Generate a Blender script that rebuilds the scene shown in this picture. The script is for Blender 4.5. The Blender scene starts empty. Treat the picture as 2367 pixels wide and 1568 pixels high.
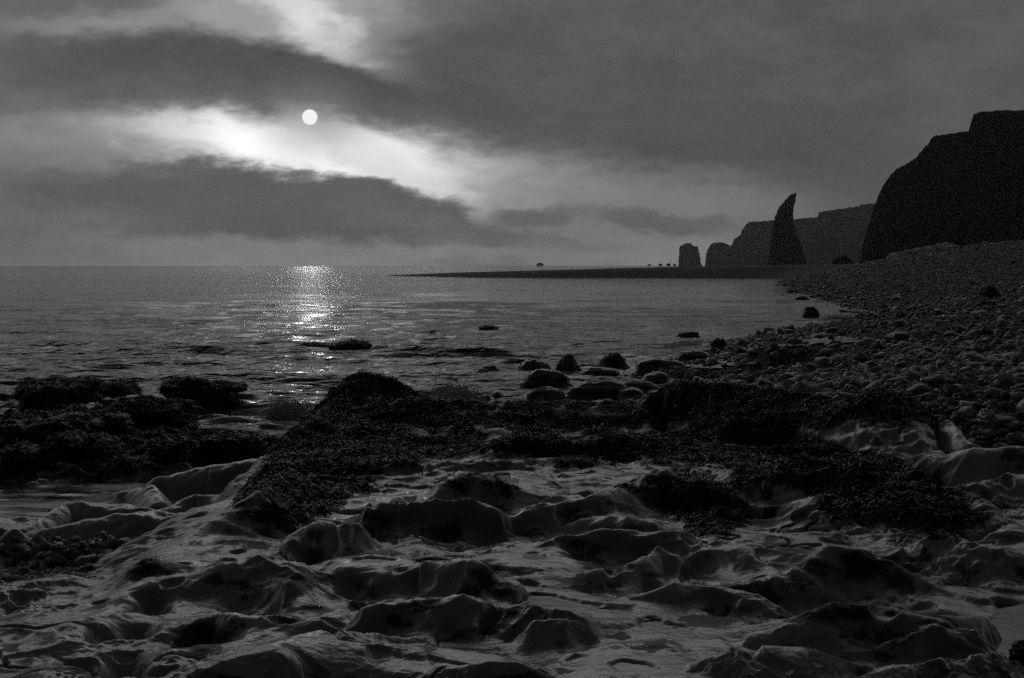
import bpy, math, random
import numpy as np
R = math.radians
rng = np.random.default_rng(7)
random.seed(7)
SC = bpy.context.scene
COL = SC.collection

# ------------------------------------------------------------------ camera
# The photograph was studied at 2367 x 1568; (u, v) below are those pixels.
CAM_H, FOC, CU, CV, V_HOR = 2.6, 3617.0, 1183.5, 784.0, 613.0
PITCH = math.atan((CV - V_HOR) / FOC)
cam = bpy.data.cameras.new('camera')
cam.lens, cam.sensor_width = 36.0 * FOC / 2367.0, 36.0
cam.clip_start, cam.clip_end = 0.1, 60000.0
camo = bpy.data.objects.new('camera', cam)
COL.objects.link(camo)
camo.location = (0, 0, CAM_H)
camo.rotation_euler = (math.pi / 2 - PITCH, 0, 0)
SC.camera = camo


def direction(u, v):
    xc, zc = (u - CU) / FOC, (CV - v) / FOC
    c, s = math.cos(PITCH), math.sin(PITCH)
    return np.array([xc, c + s * zc, -s + c * zc])


def at_z(u, v, z):
    d = direction(u, v)
    t = (z - CAM_H) / d[2]
    return d[0] * t, d[1] * t


def at_y(u, v, y):
    d = direction(u, v)
    t = y / d[1]
    return d[0] * t, CAM_H + d[2] * t


def project(x, y, z):
    zz = z - CAM_H
    c, s = math.cos(PITCH), math.sin(PITCH)
    yy, zc = c * y - s * zz, s * y + c * zz
    return CU + FOC * x / yy, CV - FOC * zc / yy


# ------------------------------------------------------------------ sun, sky, exposure
SUN_AZ, SUN_EL = math.atan2(direction(716, 271)[0], direction(716, 271)[1]), 0.0
_d = direction(716, 271)
SUN_EL = math.asin(_d[2] / np.linalg.norm(_d))
sun = bpy.data.lights.new('sun', 'SUN')
sun.energy, sun.angle, sun.color = 0.004, R(1.0), (1, 1, 1)
suno = bpy.data.objects.new('sun', sun)
COL.objects.link(suno)
suno.rotation_euler = (math.pi / 2 - SUN_EL, 0, math.pi - SUN_AZ)

W = bpy.data.worlds.new('World')
SC.world = W
W.use_nodes = True
nt = W.node_tree
nt.nodes.clear()


def wn(kind, **kw):
    n = nt.nodes.new(kind)
    for k, v in kw.items():
        setattr(n, k, v)
    return n


def lk(a, b):
    nt.links.new(a, b)


def math_node(op, a, b=None, c=None, clamp=False):
    n = wn('ShaderNodeMath', operation=op, use_clamp=clamp)
    for i, q in enumerate((a, b, c)):
        if q is None:
            continue
        if isinstance(q, (int, float)):
            n.inputs[i].default_value = q
        else:
            lk(q, n.inputs[i])
    return n.outputs[0]


def map_range(x, a, b, c, d, smooth=True):
    n = wn('ShaderNodeMapRange', interpolation_type='SMOOTHSTEP' if smooth else 'LINEAR')
    lk(x, n.inputs[0])
    for i, q in enumerate((a, b, c, d)):
        if isinstance(q, (int, float)):
            n.inputs[i + 1].default_value = q
        else:
            lk(q, n.inputs[i + 1])
    return n.outputs[0]


def mixf(f, a, b):
    n = wn('ShaderNodeMix', data_type='FLOAT')
    for s, q in ((n.inputs[0], f), (n.inputs[2], a), (n.inputs[3], b)):
        if isinstance(q, (int, float)):
            s.default_value = q
        else:
            lk(q, s)
    return n.outputs[0]


tc = wn('ShaderNodeTexCoord')
sep = wn('ShaderNodeSeparateXYZ')
lk(tc.outputs['Generated'], sep.inputs[0])
AZ = math_node('MULTIPLY', math_node('ARCTAN2', sep.outputs[0], sep.outputs[1]), FOC)
EL = math_node('MULTIPLY', math_node('ARCSINE', sep.outputs[2]), FOC)


def noise_w(scale, detail, rough=0.5, off=0.0, aniso=2.4):
    m = wn('ShaderNodeMapping')
    m.inputs['Scale'].default_value = (1, 1, aniso)
    m.inputs['Location'].default_value = (off, off * 1.7, off * 0.3)
    lk(tc.outputs['Generated'], m.inputs[0])
    n = wn('ShaderNodeTexNoise')
    lk(m.outputs[0], n.inputs['Vector'])
    n.inputs['Scale'].default_value = scale
    n.inputs['Detail'].default_value = detail
    n.inputs['Roughness'].default_value = rough
    return n


n1 = noise_w(16, 5, 0.55, 3.1)
n2 = noise_w(60, 4, 0.5, 8.3)
n3 = noise_w(11, 8, 0.62, 1.7)
n4 = noise_w(170, 5, 0.6, 5.1)
s1, s2 = wn('ShaderNodeSeparateColor'), wn('ShaderNodeSeparateColor')
lk(n1.outputs['Color'], s1.inputs[0])
lk(n2.outputs['Color'], s2.inputs[0])


def warp(base, a, b, ka, kb):
    x = math_node('MULTIPLY_ADD', math_node('SUBTRACT', a, 0.5), ka, base)
    return math_node('MULTIPLY_ADD', math_node('SUBTRACT', b, 0.5), kb, x)


s4 = wn('ShaderNodeSeparateColor')
lk(n4.outputs['Color'], s4.inputs[0])
PX = warp(AZ, s1.outputs[0], s2.outputs[0], 260.0, 60.0)
PY = warp(EL, s1.outputs[1], s2.outputs[1], 100.0, 40.0)
PX = math_node('MULTIPLY_ADD', math_node('SUBTRACT', s4.outputs[0], 0.5), 24.0, PX)
PY = math_node('MULTIPLY_ADD', math_node('SUBTRACT', s4.outputs[1], 0.5), 15.0, PY)
comb = wn('ShaderNodeCombineXYZ')
lk(PX, comb.inputs[0])
lk(PY, comb.inputs[1])
P = comb.outputs[0]
comb0 = wn('ShaderNodeCombineXYZ')
lk(AZ, comb0.inputs[0])
lk(EL, comb0.inputs[1])
P_EXACT = comb0.outputs[0]

# cloud tone in display values (0..255), later turned into linear radiance
VAL = map_range(EL, 0.0, 260.0, 152.0, 92.0)
VAL = mixf(map_range(EL, 500.0, 900.0, 0.0, 1.0), VAL, 104.0)


def blob(u, v, a, b, rot, val, soft=0.45, amt=1.0, src=None):
    global VAL
    d = direction(u, v)
    d = d / np.linalg.norm(d)
    m = wn('ShaderNodeMapping', vector_type='TEXTURE')
    m.inputs['Location'].default_value = (math.atan2(d[0], d[1]) * FOC, math.asin(d[2]) * FOC, 0)
    m.inputs['Rotation'].default_value = (0, 0, -R(rot))
    m.inputs['Scale'].default_value = (a, b, 1)
    lk(src or P, m.inputs[0])
    ln = wn('ShaderNodeVectorMath', operation='LENGTH')
    lk(m.outputs[0], ln.inputs[0])
    VAL = mixf(map_range(ln.outputs['Value'], 1 - soft, 1 + soft, amt, 0.0), VAL, val)


#     u     v    a    b   rot  val soft
for q in (
    (760, -820, 1700, 450, 0, 205, .6),  # bright patch above the view, added to light the rock tops
    (2150, 230, 520, 330, 0, 90, .6),
    (2000, 60, 420, 170, 14, 84, .8, .7),
    (1650, 130, 200, 70, 30, 90, .8, .6),
    (40, 100, 330, 140, 0, 104, .6),
    (330, 52, 280, 30, -4, 138, .9),
    (600, 30, 190, 75, 15, 158, .6),
    (860, 50, 170, 110, 10, 160, .7),
    (785, 95, 200, 46, 38, 232, .8),
    (900, 165, 60, 70, 60, 175, .8),
    (1130, 55, 200, 70, 0, 104, .8),
    # left, below cloud A
    (120, 345, 420, 62, 0, 122, .6),
    (130, 190, 190, 36, 18, 88, .8, .8),
    # dark cloud A
    (440, 185, 330, 88, 4, 78, .35),
    (690, 205, 270, 90, 14, 76, .25),
    (260, 175, 240, 62, 6, 84, .7),
    (860, 265, 260, 50, 10, 78, .35),
    # big dark cloud B
    (1310, 235, 480, 160, 6, 80, .5),
    (1560, 290, 420, 90, 12, 80, .6),
    (1230, 110, 200, 90, -10, 84, .8),
    (1540, 70, 240, 50, 0, 92, .9, .7),
    # bright band under the sun
    (300, 330, 330, 46, 3, 136, .7),
    (470, 325, 230, 46, 6, 172, .7),
    (1200, 425, 500, 66, 5, 132, .7),
    (1030, 400, 210, 70, 14, 165, .7),
    (720, 350, 440, 88, 6, 165, .8, .5),
    (720, 350, 330, 64, 7, 225, .6),
    (735, 352, 255, 50, 8, 285, .75),
    (900, 392, 180, 46, 30, 240, .8),
    # dark cloud C
    (330, 475, 330, 76, -2, 94, .4),
    (640, 484, 420, 92, 5, 92, .2),
    (900, 512, 300, 72, 14, 92, .25),
    (1120, 552, 260, 34, 10, 106, .6),
    (100, 545, 300, 60, 0, 114, .7),
    (560, 575, 440, 26, 0, 146, .7),
    (950, 590, 420, 18, 0, 150, .8),
    # small clouds low on the right
    (1535, 512, 165, 26, 2, 104, .4),
    (1240, 500, 90, 22, 0, 108, .6),
    (1370, 572, 260, 16, 4, 124, .6),
    (1560, 585, 300, 20, 0, 150, .8),
):
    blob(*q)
tex = math_node('MULTIPLY_ADD', math_node('SUBTRACT', n3.outputs[0], 0.5), 34.0, 0.0)
VAL = math_node('ADD', VAL, tex)
tex2 = math_node('MULTIPLY_ADD', math_node('SUBTRACT', s2.outputs[2], 0.5), 14.0, 0.0)
VAL = math_node('ADD', VAL, tex2)
# the veiled solar disc
blob(716, 276, 95, 75, 0, 135, .95, .55, P_EXACT)
blob(716, 271, 17.3, 17.3, 0, 258, .09, 1.0, P_EXACT)
# the sky behind the camera, over the land, is duller
VAL = mixf(map_range(EL, R(16) * FOC, R(50) * FOC, 0.0, 1.0), VAL, 48.0)
behind = map_range(math_node('ABSOLUTE', AZ), R(40) * FOC, R(115) * FOC, 0.0, 1.0)
lowel = map_range(EL, R(25) * FOC, R(70) * FOC, 1.0, 0.35)
VAL = mixf(math_node('MULTIPLY', behind, lowel), VAL, 24.0)
VAL = mixf(map_range(EL, -40.0, -2.0, 1.0, 0.0), VAL, 30.0)
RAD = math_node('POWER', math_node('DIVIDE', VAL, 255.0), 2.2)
sky = wn('ShaderNodeTexSky', sky_type='NISHITA', sun_disc=False)
sky.sun_elevation, sky.sun_rotation = SUN_EL, SUN_AZ
bw = wn('ShaderNodeRGBToBW')
lk(sky.outputs[0], bw.inputs[0])
SKY_STRENGTH = 0.1
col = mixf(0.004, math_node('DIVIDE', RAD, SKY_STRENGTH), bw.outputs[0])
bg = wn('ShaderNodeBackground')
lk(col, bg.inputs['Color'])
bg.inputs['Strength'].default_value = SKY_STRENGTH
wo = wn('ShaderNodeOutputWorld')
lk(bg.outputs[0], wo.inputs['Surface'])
W.cycles.sampling_method = 'MANUAL'
W.cycles.sample_map_resolution = 1024

SC.view_settings.view_transform = 'Standard'
SC.view_settings.look = 'None'
SC.view_settings.exposure = 0.0
SC.view_settings.gamma = 1.0
cy = SC.cycles
cy.max_bounces, cy.diffuse_bounces, cy.glossy_bounces = 4, 2, 3
cy.transmission_bounces, cy.volume_bounces, cy.transparent_max_bounces = 2, 0, 4
cy.caustics_reflective = cy.caustics_refractive = False
cy.sample_clamp_indirect = 2.0
cy.use_denoising = False
cy.use_adaptive_sampling = True
cy.adaptive_min_samples = 56
cy.adaptive_threshold = 0.6


# ------------------------------------------------------------------ helpers
def tag(o, label=None, cat=None, group=None, kind=None):
    for k, v in (('label', label), ('category', cat), ('group', group), ('kind', kind)):
        if v:
            o[k] = v
    return o


def mesh_obj(name, verts, faces, mat, parent=None, smooth=True, attrs=None):
    """verts (n,3), faces (m,k) of one k or a list of such arrays"""
    me = bpy.data.meshes.new(name)
    verts = np.ascontiguousarray(verts, dtype=np.float32)
    fl = faces if isinstance(faces, list) else [faces]
    loops = np.concatenate([f.reshape(-1) for f in fl]).astype(np.int32)
    tot = np.concatenate([np.full(len(f), f.shape[1]) for f in fl]).astype(np.int32)
    me.vertices.add(len(verts))
    me.vertices.foreach_set('co', verts.reshape(-1))
    me.loops.add(len(loops))
    me.loops.foreach_set('vertex_index', loops)
    me.polygons.add(len(tot))
    me.polygons.foreach_set('loop_start', np.concatenate([[0], np.cumsum(tot)[:-1]]).astype(np.int32))
    me.polygons.foreach_set('loop_total', tot)
    if smooth:
        me.polygons.foreach_set('use_smooth', np.ones(len(tot), dtype=bool))
    for k, a in (attrs or {}).items():
        at = me.attributes.new(k, 'FLOAT', 'POINT')
        at.data.foreach_set('value', np.ascontiguousarray(a, dtype=np.float32))
    me.update(calc_edges=True)
    me.materials.append(mat)
    o = bpy.data.objects.new(name, me)
    COL.objects.link(o)
    if parent is not None:
        o.parent = parent
    return o


def grid_faces(nr, nc):
    i = np.arange(nr * nc).reshape(nr, nc)
    return np.stack([i[:-1, :-1], i[:-1, 1:], i[1:, 1:], i[1:, :-1]], -1).reshape(-1, 4)


_perm = np.random.default_rng(11).permutation(4096)
_gr = np.random.default_rng(12).uniform(0, 2 * math.pi, 4096)
_gx, _gy = np.cos(_gr), np.sin(_gr)


def perlin(x, y, seed=0):
    xi, yi = np.floor(x).astype(np.int64), np.floor(y).astype(np.int64)
    xf, yf = x - xi, y - yi

    def g(ix, iy, fx, fy):
        h = _perm[(_perm[(ix + seed * 131) & 4095] + iy) & 4095]
        return _gx[h] * fx + _gy[h] * fy
    u, v = xf ** 3 * (xf * (xf * 6 - 15) + 10), yf ** 3 * (yf * (yf * 6 - 15) + 10)
    a, b = g(xi, yi, xf, yf), g(xi + 1, yi, xf - 1, yf)
    c, d = g(xi, yi + 1, xf, yf - 1), g(xi + 1, yi + 1, xf - 1, yf - 1)
    return 1.5 * ((a + (b - a) * u) * (1 - v) + (c + (d - c) * u) * v)


def fbm(x, y, oct=4, gain=0.5, seed=0):
    s, a = 0, 1.0
    for i in range(oct):
        s = s + a * perlin(x, y, seed + i)
        x, y, a = x * 2.03 + 3.1, y * 2.03 + 1.7, a * gain
    return s


def sstep(a, b, x):
    t = np.clip((x - a) / (b - a), 0, 1)
    return t * t * (3 - 2 * t)


def poly_sdf(X, Y, poly):
    """signed distance, positive inside"""
    P = np.asarray(poly, float)
    d = np.full(X.shape, 1e9)
    inside = np.zeros(X.shape, bool)
    n = len(P)
    for i in range(n):
        ax, ay = P[i]
        bx, by = P[(i + 1) % n]
        ex, ey = bx - ax, by - ay
        t = np.clip(((X - ax) * ex + (Y - ay) * ey) / (ex * ex + ey * ey + 1e-12), 0, 1)
        d = np.minimum(d, np.hypot(X - ax - t * ex, Y - ay - t * ey))
        cond = (ay > Y) != (by > Y)
        with np.errstate(divide='ignore', invalid='ignore'):
            xx = ax + (Y - ay) / (by - ay if by != ay else 1e-12) * ex
        inside ^= cond & (X < xx)
    return np.where(inside, d, -d)


# ------------------------------------------------------------------ materials (all neutral: the place was photographed in black and white)
def material(name, base=0.1, rough=0.5, spec=0.5, var=None, bumps=(), attr=None, ramp_scale=3.0, lo=0.6, hi=1.4,
             rough_var=0.0, coat=0.0):
    m = bpy.data.materials.new(name)
    m.use_nodes = True
    t = m.node_tree
    b = t.nodes['Principled BSDF']
    b.inputs['Roughness'].default_value = rough
    b.inputs['Specular IOR Level'].default_value = spec
    b.inputs['Coat Weight'].default_value = coat
    b.inputs['Coat Roughness'].default_value = 0.25
    tcn = t.nodes.new('ShaderNodeTexCoord')
    n = t.nodes.new('ShaderNodeTexNoise')
    n.inputs['Scale'].default_value = ramp_scale
    n.inputs['Detail'].default_value = 7
    n.inputs['Roughness'].default_value = 0.62
    t.links.new(tcn.outputs['Object'], n.inputs['Vector'])
    mr = t.nodes.new('ShaderNodeMapRange')
    mr.inputs[1].default_value, mr.inputs[2].default_value = 0.3, 0.7
    mr.inputs[3].default_value, mr.inputs[4].default_value = base * lo, base * hi
    t.links.new(n.outputs[0], mr.inputs[0])
    out = mr.outputs[0]
    for (aname, aval) in (attr or []):
        at = t.nodes.new('ShaderNodeAttribute')
        at.attribute_name = aname
        mx = t.nodes.new('ShaderNodeMix')
        mx.data_type = 'FLOAT'
        t.links.new(at.outputs['Fac'], mx.inputs[0])
        t.links.new(out, mx.inputs[2])
        mx.inputs[3].default_value = aval
        out = mx.outputs[0]
    t.links.new(out, b.inputs['Base Color'])
    if rough_var:
        mr2 = t.nodes.new('ShaderNodeMapRange')
        mr2.inputs[1].default_value, mr2.inputs[2].default_value = 0.3, 0.7
        mr2.inputs[3].default_value, mr2.inputs[4].default_value = rough - rough_var, rough + rough_var
        n2_ = t.nodes.new('ShaderNodeTexNoise')
        n2_.inputs['Scale'].default_value = ramp_scale * 0.7
        n2_.inputs['Detail'].default_value = 4
        t.links.new(tcn.outputs['Object'], n2_.inputs['Vector'])
        t.links.new(n2_.outputs[0], mr2.inputs[0])
        t.links.new(mr2.outputs[0], b.inputs['Roughness'])
    prev = None
    for (scale, dist, detail, stretch) in bumps:
        mp = t.nodes.new('ShaderNodeMapping')
        mp.inputs['Scale'].default_value = stretch
        t.links.new(tcn.outputs['Object'], mp.inputs[0])
        nb = t.nodes.new('ShaderNodeTexNoise')
        nb.inputs['Scale'].default_value = scale
        nb.inputs['Detail'].default_value = detail
        nb.inputs['Roughness'].default_value = 0.6
        t.links.new(mp.outputs[0], nb.inputs['Vector'])
        bp = t.nodes.new('ShaderNodeBump')
        bp.inputs['Strength'].default_value = 1.0
        bp.inputs['Distance'].default_value = dist
        t.links.new(nb.outputs[0], bp.inputs['Height'])
        if prev:
            t.links.new(prev, bp.inputs['Normal'])
        prev = bp.outputs[0]
    if prev:
        t.links.new(prev, b.inputs['Normal'])
    return m


I3 = (1, 1, 1)
M_ROCK = material('wet_rock', 0.24, 0.22, 1.0, bumps=((6, 0.011, 5, I3),),
                  attr=[('weed', 0.01), ('algae', 0.025)], ramp_scale=2.2, rough_var=0.1)
M_BOULDER = material('dark_boulder_rock', 0.04, 0.45, 0.5, bumps=((4, 0.04, 6, I3), (30, 0.008, 4, I3)), ramp_scale=2.0)
M_WEED = material('seaweed_fronds', 0.008, 0.36, 0.3, ramp_scale=9.0, lo=0.4, hi=1.8)
M_COBBLE = material('cobble_stone', 0.42, 0.32, 0.5, bumps=((14, 0.012, 5, I3),), ramp_scale=1.3, lo=0.15, hi=1.6)
M_SLAB = material('wet_slab_rock', 0.12, 0.25, 0.7, bumps=((4, 0.03, 6, I3), (30, 0.004, 4, I3)), ramp_scale=2.0)
M_SHINGLE = material('dark_gravel', 0.025, 0.7, 0.3, bumps=((7, 0.06, 5, I3), (30, 0.02, 4, I3)), ramp_scale=2.0)
M_PALE = material('pale_stone', 0.85, 0.8, 0.2, bumps=((3, 0.1, 4, I3),), ramp_scale=0.7)
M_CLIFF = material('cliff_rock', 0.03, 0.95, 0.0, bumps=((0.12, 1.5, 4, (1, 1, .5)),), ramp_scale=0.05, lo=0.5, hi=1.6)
M_POOL = material('pool_water', 0.02, 0.05, 0.5, bumps=((2.5, 0.004, 3, I3), (12, 0.0015, 2, I3)))
M_SPRAY = material('spray_droplets', 0.8, 0.6, 0.4)


def dull_where(m, attr, spec, rough):
    t = m.node_tree
    b = t.nodes['Principled BSDF']
    at = t.nodes.new('ShaderNodeAttribute')
    at.attribute_name = attr
    for sock, val in (('Specular IOR Level', spec), ('Roughness', rough)):
        mx = t.nodes.new('ShaderNodeMix')
        mx.data_type = 'FLOAT'
        t.links.new(at.outputs['Fac'], mx.inputs[0])
        inp = b.inputs[sock]
        if inp.is_linked:
            t.links.new(inp.links[0].from_socket, mx.inputs[2])
        else:
            mx.inputs[2].default_value = inp.default_value
        mx.inputs[3].default_value = val
        t.links.new(mx.outputs[0], inp)


dull_where(M_ROCK, 'weed', 0.05, 0.8)
dull_where(M_ROCK, 'algae', 0.25, 0.5)


def sea_material():
    m = bpy.data.materials.new('sea_water')
    m.use_nodes = True
    t = m.node_tree
    b = t.nodes['Principled BSDF']
    b.inputs['IOR'].default_value = 1.333
    b.inputs['Roughness'].default_value = 0.1
    tcn = t.nodes.new('ShaderNodeTexCoord')
    prev = None
    for scale, dist, stretch in ((0.9, 0.3, (0.45, 1, 1)), (0.25, 0.7, (0.4, 1, 1)), (3.5, 0.11, (0.6, 1, 1)), (9.0, 0.03, (0.7, 1, 1))):
        mp = t.nodes.new('ShaderNodeMapping')
        mp.inputs['Scale'].default_value = stretch
        t.links.new(tcn.outputs['Object'], mp.inputs[0])
        n = t.nodes.new('ShaderNodeTexNoise')
        n.inputs['Scale'].default_value = scale
        n.inputs['Detail'].default_value = 3
        t.links.new(mp.outputs[0], n.inputs['Vector'])
        at = t.nodes.new('ShaderNodeAttribute')
        at.attribute_name = 'calm'
        mu = t.nodes.new('ShaderNodeMath')
        mu.operation = 'MULTIPLY'
        mu.inputs[1].default_value = dist
        t.links.new(at.outputs['Fac'], mu.inputs[0])
        bp = t.nodes.new('ShaderNodeBump')
        bp.inputs['Strength'].default_value = 1.0
        t.links.new(mu.outputs[0], bp.inputs['Distance'])
        t.links.new(n.outputs[0], bp.inputs['Height'])
        if prev:
            t.links.new(prev, bp.inputs['Normal'])
        prev = bp.outputs[0]
    t.links.new(prev, b.inputs['Normal'])
    at = t.nodes.new('ShaderNodeAttribute')
    at.attribute_name = 'foam'
    n = t.nodes.new('ShaderNodeTexNoise')
    n.inputs['Scale'].default_value = 2.2
    n.inputs['Detail'].default_value = 6
    n.inputs['Roughness'].default_value = 0.7
    mp = t.nodes.new('ShaderNodeMapping')
    mp.inputs['Scale'].default_value = (0.6, 1, 1)
    t.links.new(tcn.outputs['Object'], mp.inputs[0])
    t.links.new(mp.outputs[0], n.inputs['Vector'])
    mr = t.nodes.new('ShaderNodeMapRange')
    mr.inputs[1].default_value, mr.inputs[2].default_value = 0.42, 0.62
    t.links.new(n.outputs[0], mr.inputs[0])
    mu = t.nodes.new('ShaderNodeMath')
    mu.operation = 'MULTIPLY'
    mu.use_clamp = True
    t.links.new(at.outputs['Fac'], mu.inputs[0])
    t.links.new(mr.outputs[0], mu.inputs[1])
    mc = t.nodes.new('ShaderNodeMix')
    mc.data_type = 'FLOAT'
    t.links.new(mu.outputs[0], mc.inputs[0])
    mc.inputs[2].default_value, mc.inputs[3].default_value = 0.012, 0.85
    t.links.new(mc.outputs[0], b.inputs['Base Color'])
    mc2 = t.nodes.new('ShaderNodeMix')
    mc2.data_type = 'FLOAT'
    t.links.new(mu.outputs[0], mc2.inputs[0])
    mc2.inputs[2].default_value, mc2.inputs[3].default_value = 0.1, 0.8
    t.links.new(mc2.outputs[0], b.inputs['Roughness'])
    return m


M_SEA = sea_material()

# ------------------------------------------------------------------ the beach
# land outline (x, y) at sea level: the shore of the bay, the spit, and the land behind
SHORE = [(-1.5, 24), (-1, 25), (1.0, 26.5), (2.3, 29), (3.5, 34), (4.4, 39), (5.4, 45), (7.2, 52), (9.5, 58), (12.6, 64), (15.8, 71), (18.6, 79),
         (20.5, 92), (23, 112), (25.5, 135), (31, 175), (39, 225), (49, 285), (47, 296), (27, 308), (5.8, 313), (-12, 330),
         (-29, 376), (-31, 383), (-20, 388), (0, 392), (60, 410), (140, 430), (700, 460), (700, -60), (-1.5, -60)]


def beach_z(X, Y):
    d = poly_sdf(X, Y, SHORE)
    slope = 0.155 + 0.045 * sstep(20, 60, Y) + 0.02 * sstep(60, 160, Y)
    wob = 0.10 * fbm(X * 0.25, Y * 0.25, 3, seed=40) + 0.05 * fbm(X * 0.9, Y * 0.9, 2, seed=44)
    z = np.where(d > 0, d * slope, d * 0.12)
    top = 5.2 - 2.6 * sstep(190, 290, Y) * (1 - sstep(60, 110, X)) + 0.008 * np.maximum(X - 40, 0)
    spit = sstep(285, 300, Y)
    z = np.where(z > top - 0.6, top - 0.6 + 0.6 * np.tanh((z - top + 0.6) / 0.6), z)
    sp_top = np.interp(X, [-30, -15, 5, 30, 60, 90], [0.1, 0.7, 1.25, 1.9, 2.5, 2.9])
    z = np.where(spit > 0, z * (1 - spit) + np.minimum(z, sp_top) * spit, z)
    yb_ = np.interp(X, [2, 3.6, 4.4, 4.9, 7], [19.4, 18.6, 17.4, 15.3, 14.6])
    z = z - .5 * sstep(3.0, 0, Y - yb_) * (X > 1)
    z = z + wob * sstep(-2, 1, d) * (1 - 0.6 * spit)
    return z, d


# ------------------------------------------------------------------ the rock shelf in the foreground
def pts3(lst):
    out = []
    for u, v, z in lst:
        x, y = at_z(u, v, z)
        out.append((x, y, z))
    return out


def mound(Z, X, Y, lst, H, wx, wn_, wf, k=0.035, p=1.6):
    P = pts3(lst)
    best = np.full(X.shape, 1e9)
    zc = np.zeros(X.shape)
    yc_ = np.zeros(X.shape)
    wf = wf * 1.3
    wn_ = wn_ * .85
    segs = list(zip(P[:-1], P[1:])) if len(P) > 1 else [(P[0], (P[0][0] + 1e-4, P[0][1], P[0][2]))]
    for a, b in segs:
        ex, ey = (b[0] - a[0]) / wx, (b[1] - a[1]) / (0.5 * (wn_ + wf))
        t = np.clip(((X - a[0]) / wx * ex + (Y - a[1]) / (0.5 * (wn_ + wf)) * ey) / (ex * ex + ey * ey + 1e-12), 0, 1)
        dx, dy = X - a[0] - t * (b[0] - a[0]), Y - a[1] - t * (b[1] - a[1])
        r = np.hypot(dx / wx, np.where(dy < 0, dy / wn_, dy / wf))
        s = r < best
        best = np.where(s, r, best)
        zc = np.where(s, a[2] + t * (b[2] - a[2]), zc)
        yc_ = np.where(s, Y - dy, yc_)
    near_side = (Y < yc_)
    pn = 1.6 if wn_ > 1.0 else 2.3
    zm = zc - H * 1.5 * (1 - np.exp(-np.where(near_side, best ** pn, best ** 1.4))) - 0.5 * np.maximum(best - 1.6, 0)
    return k * np.logaddexp(Z / k, (zm - 0.5 * k) / k)


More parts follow.
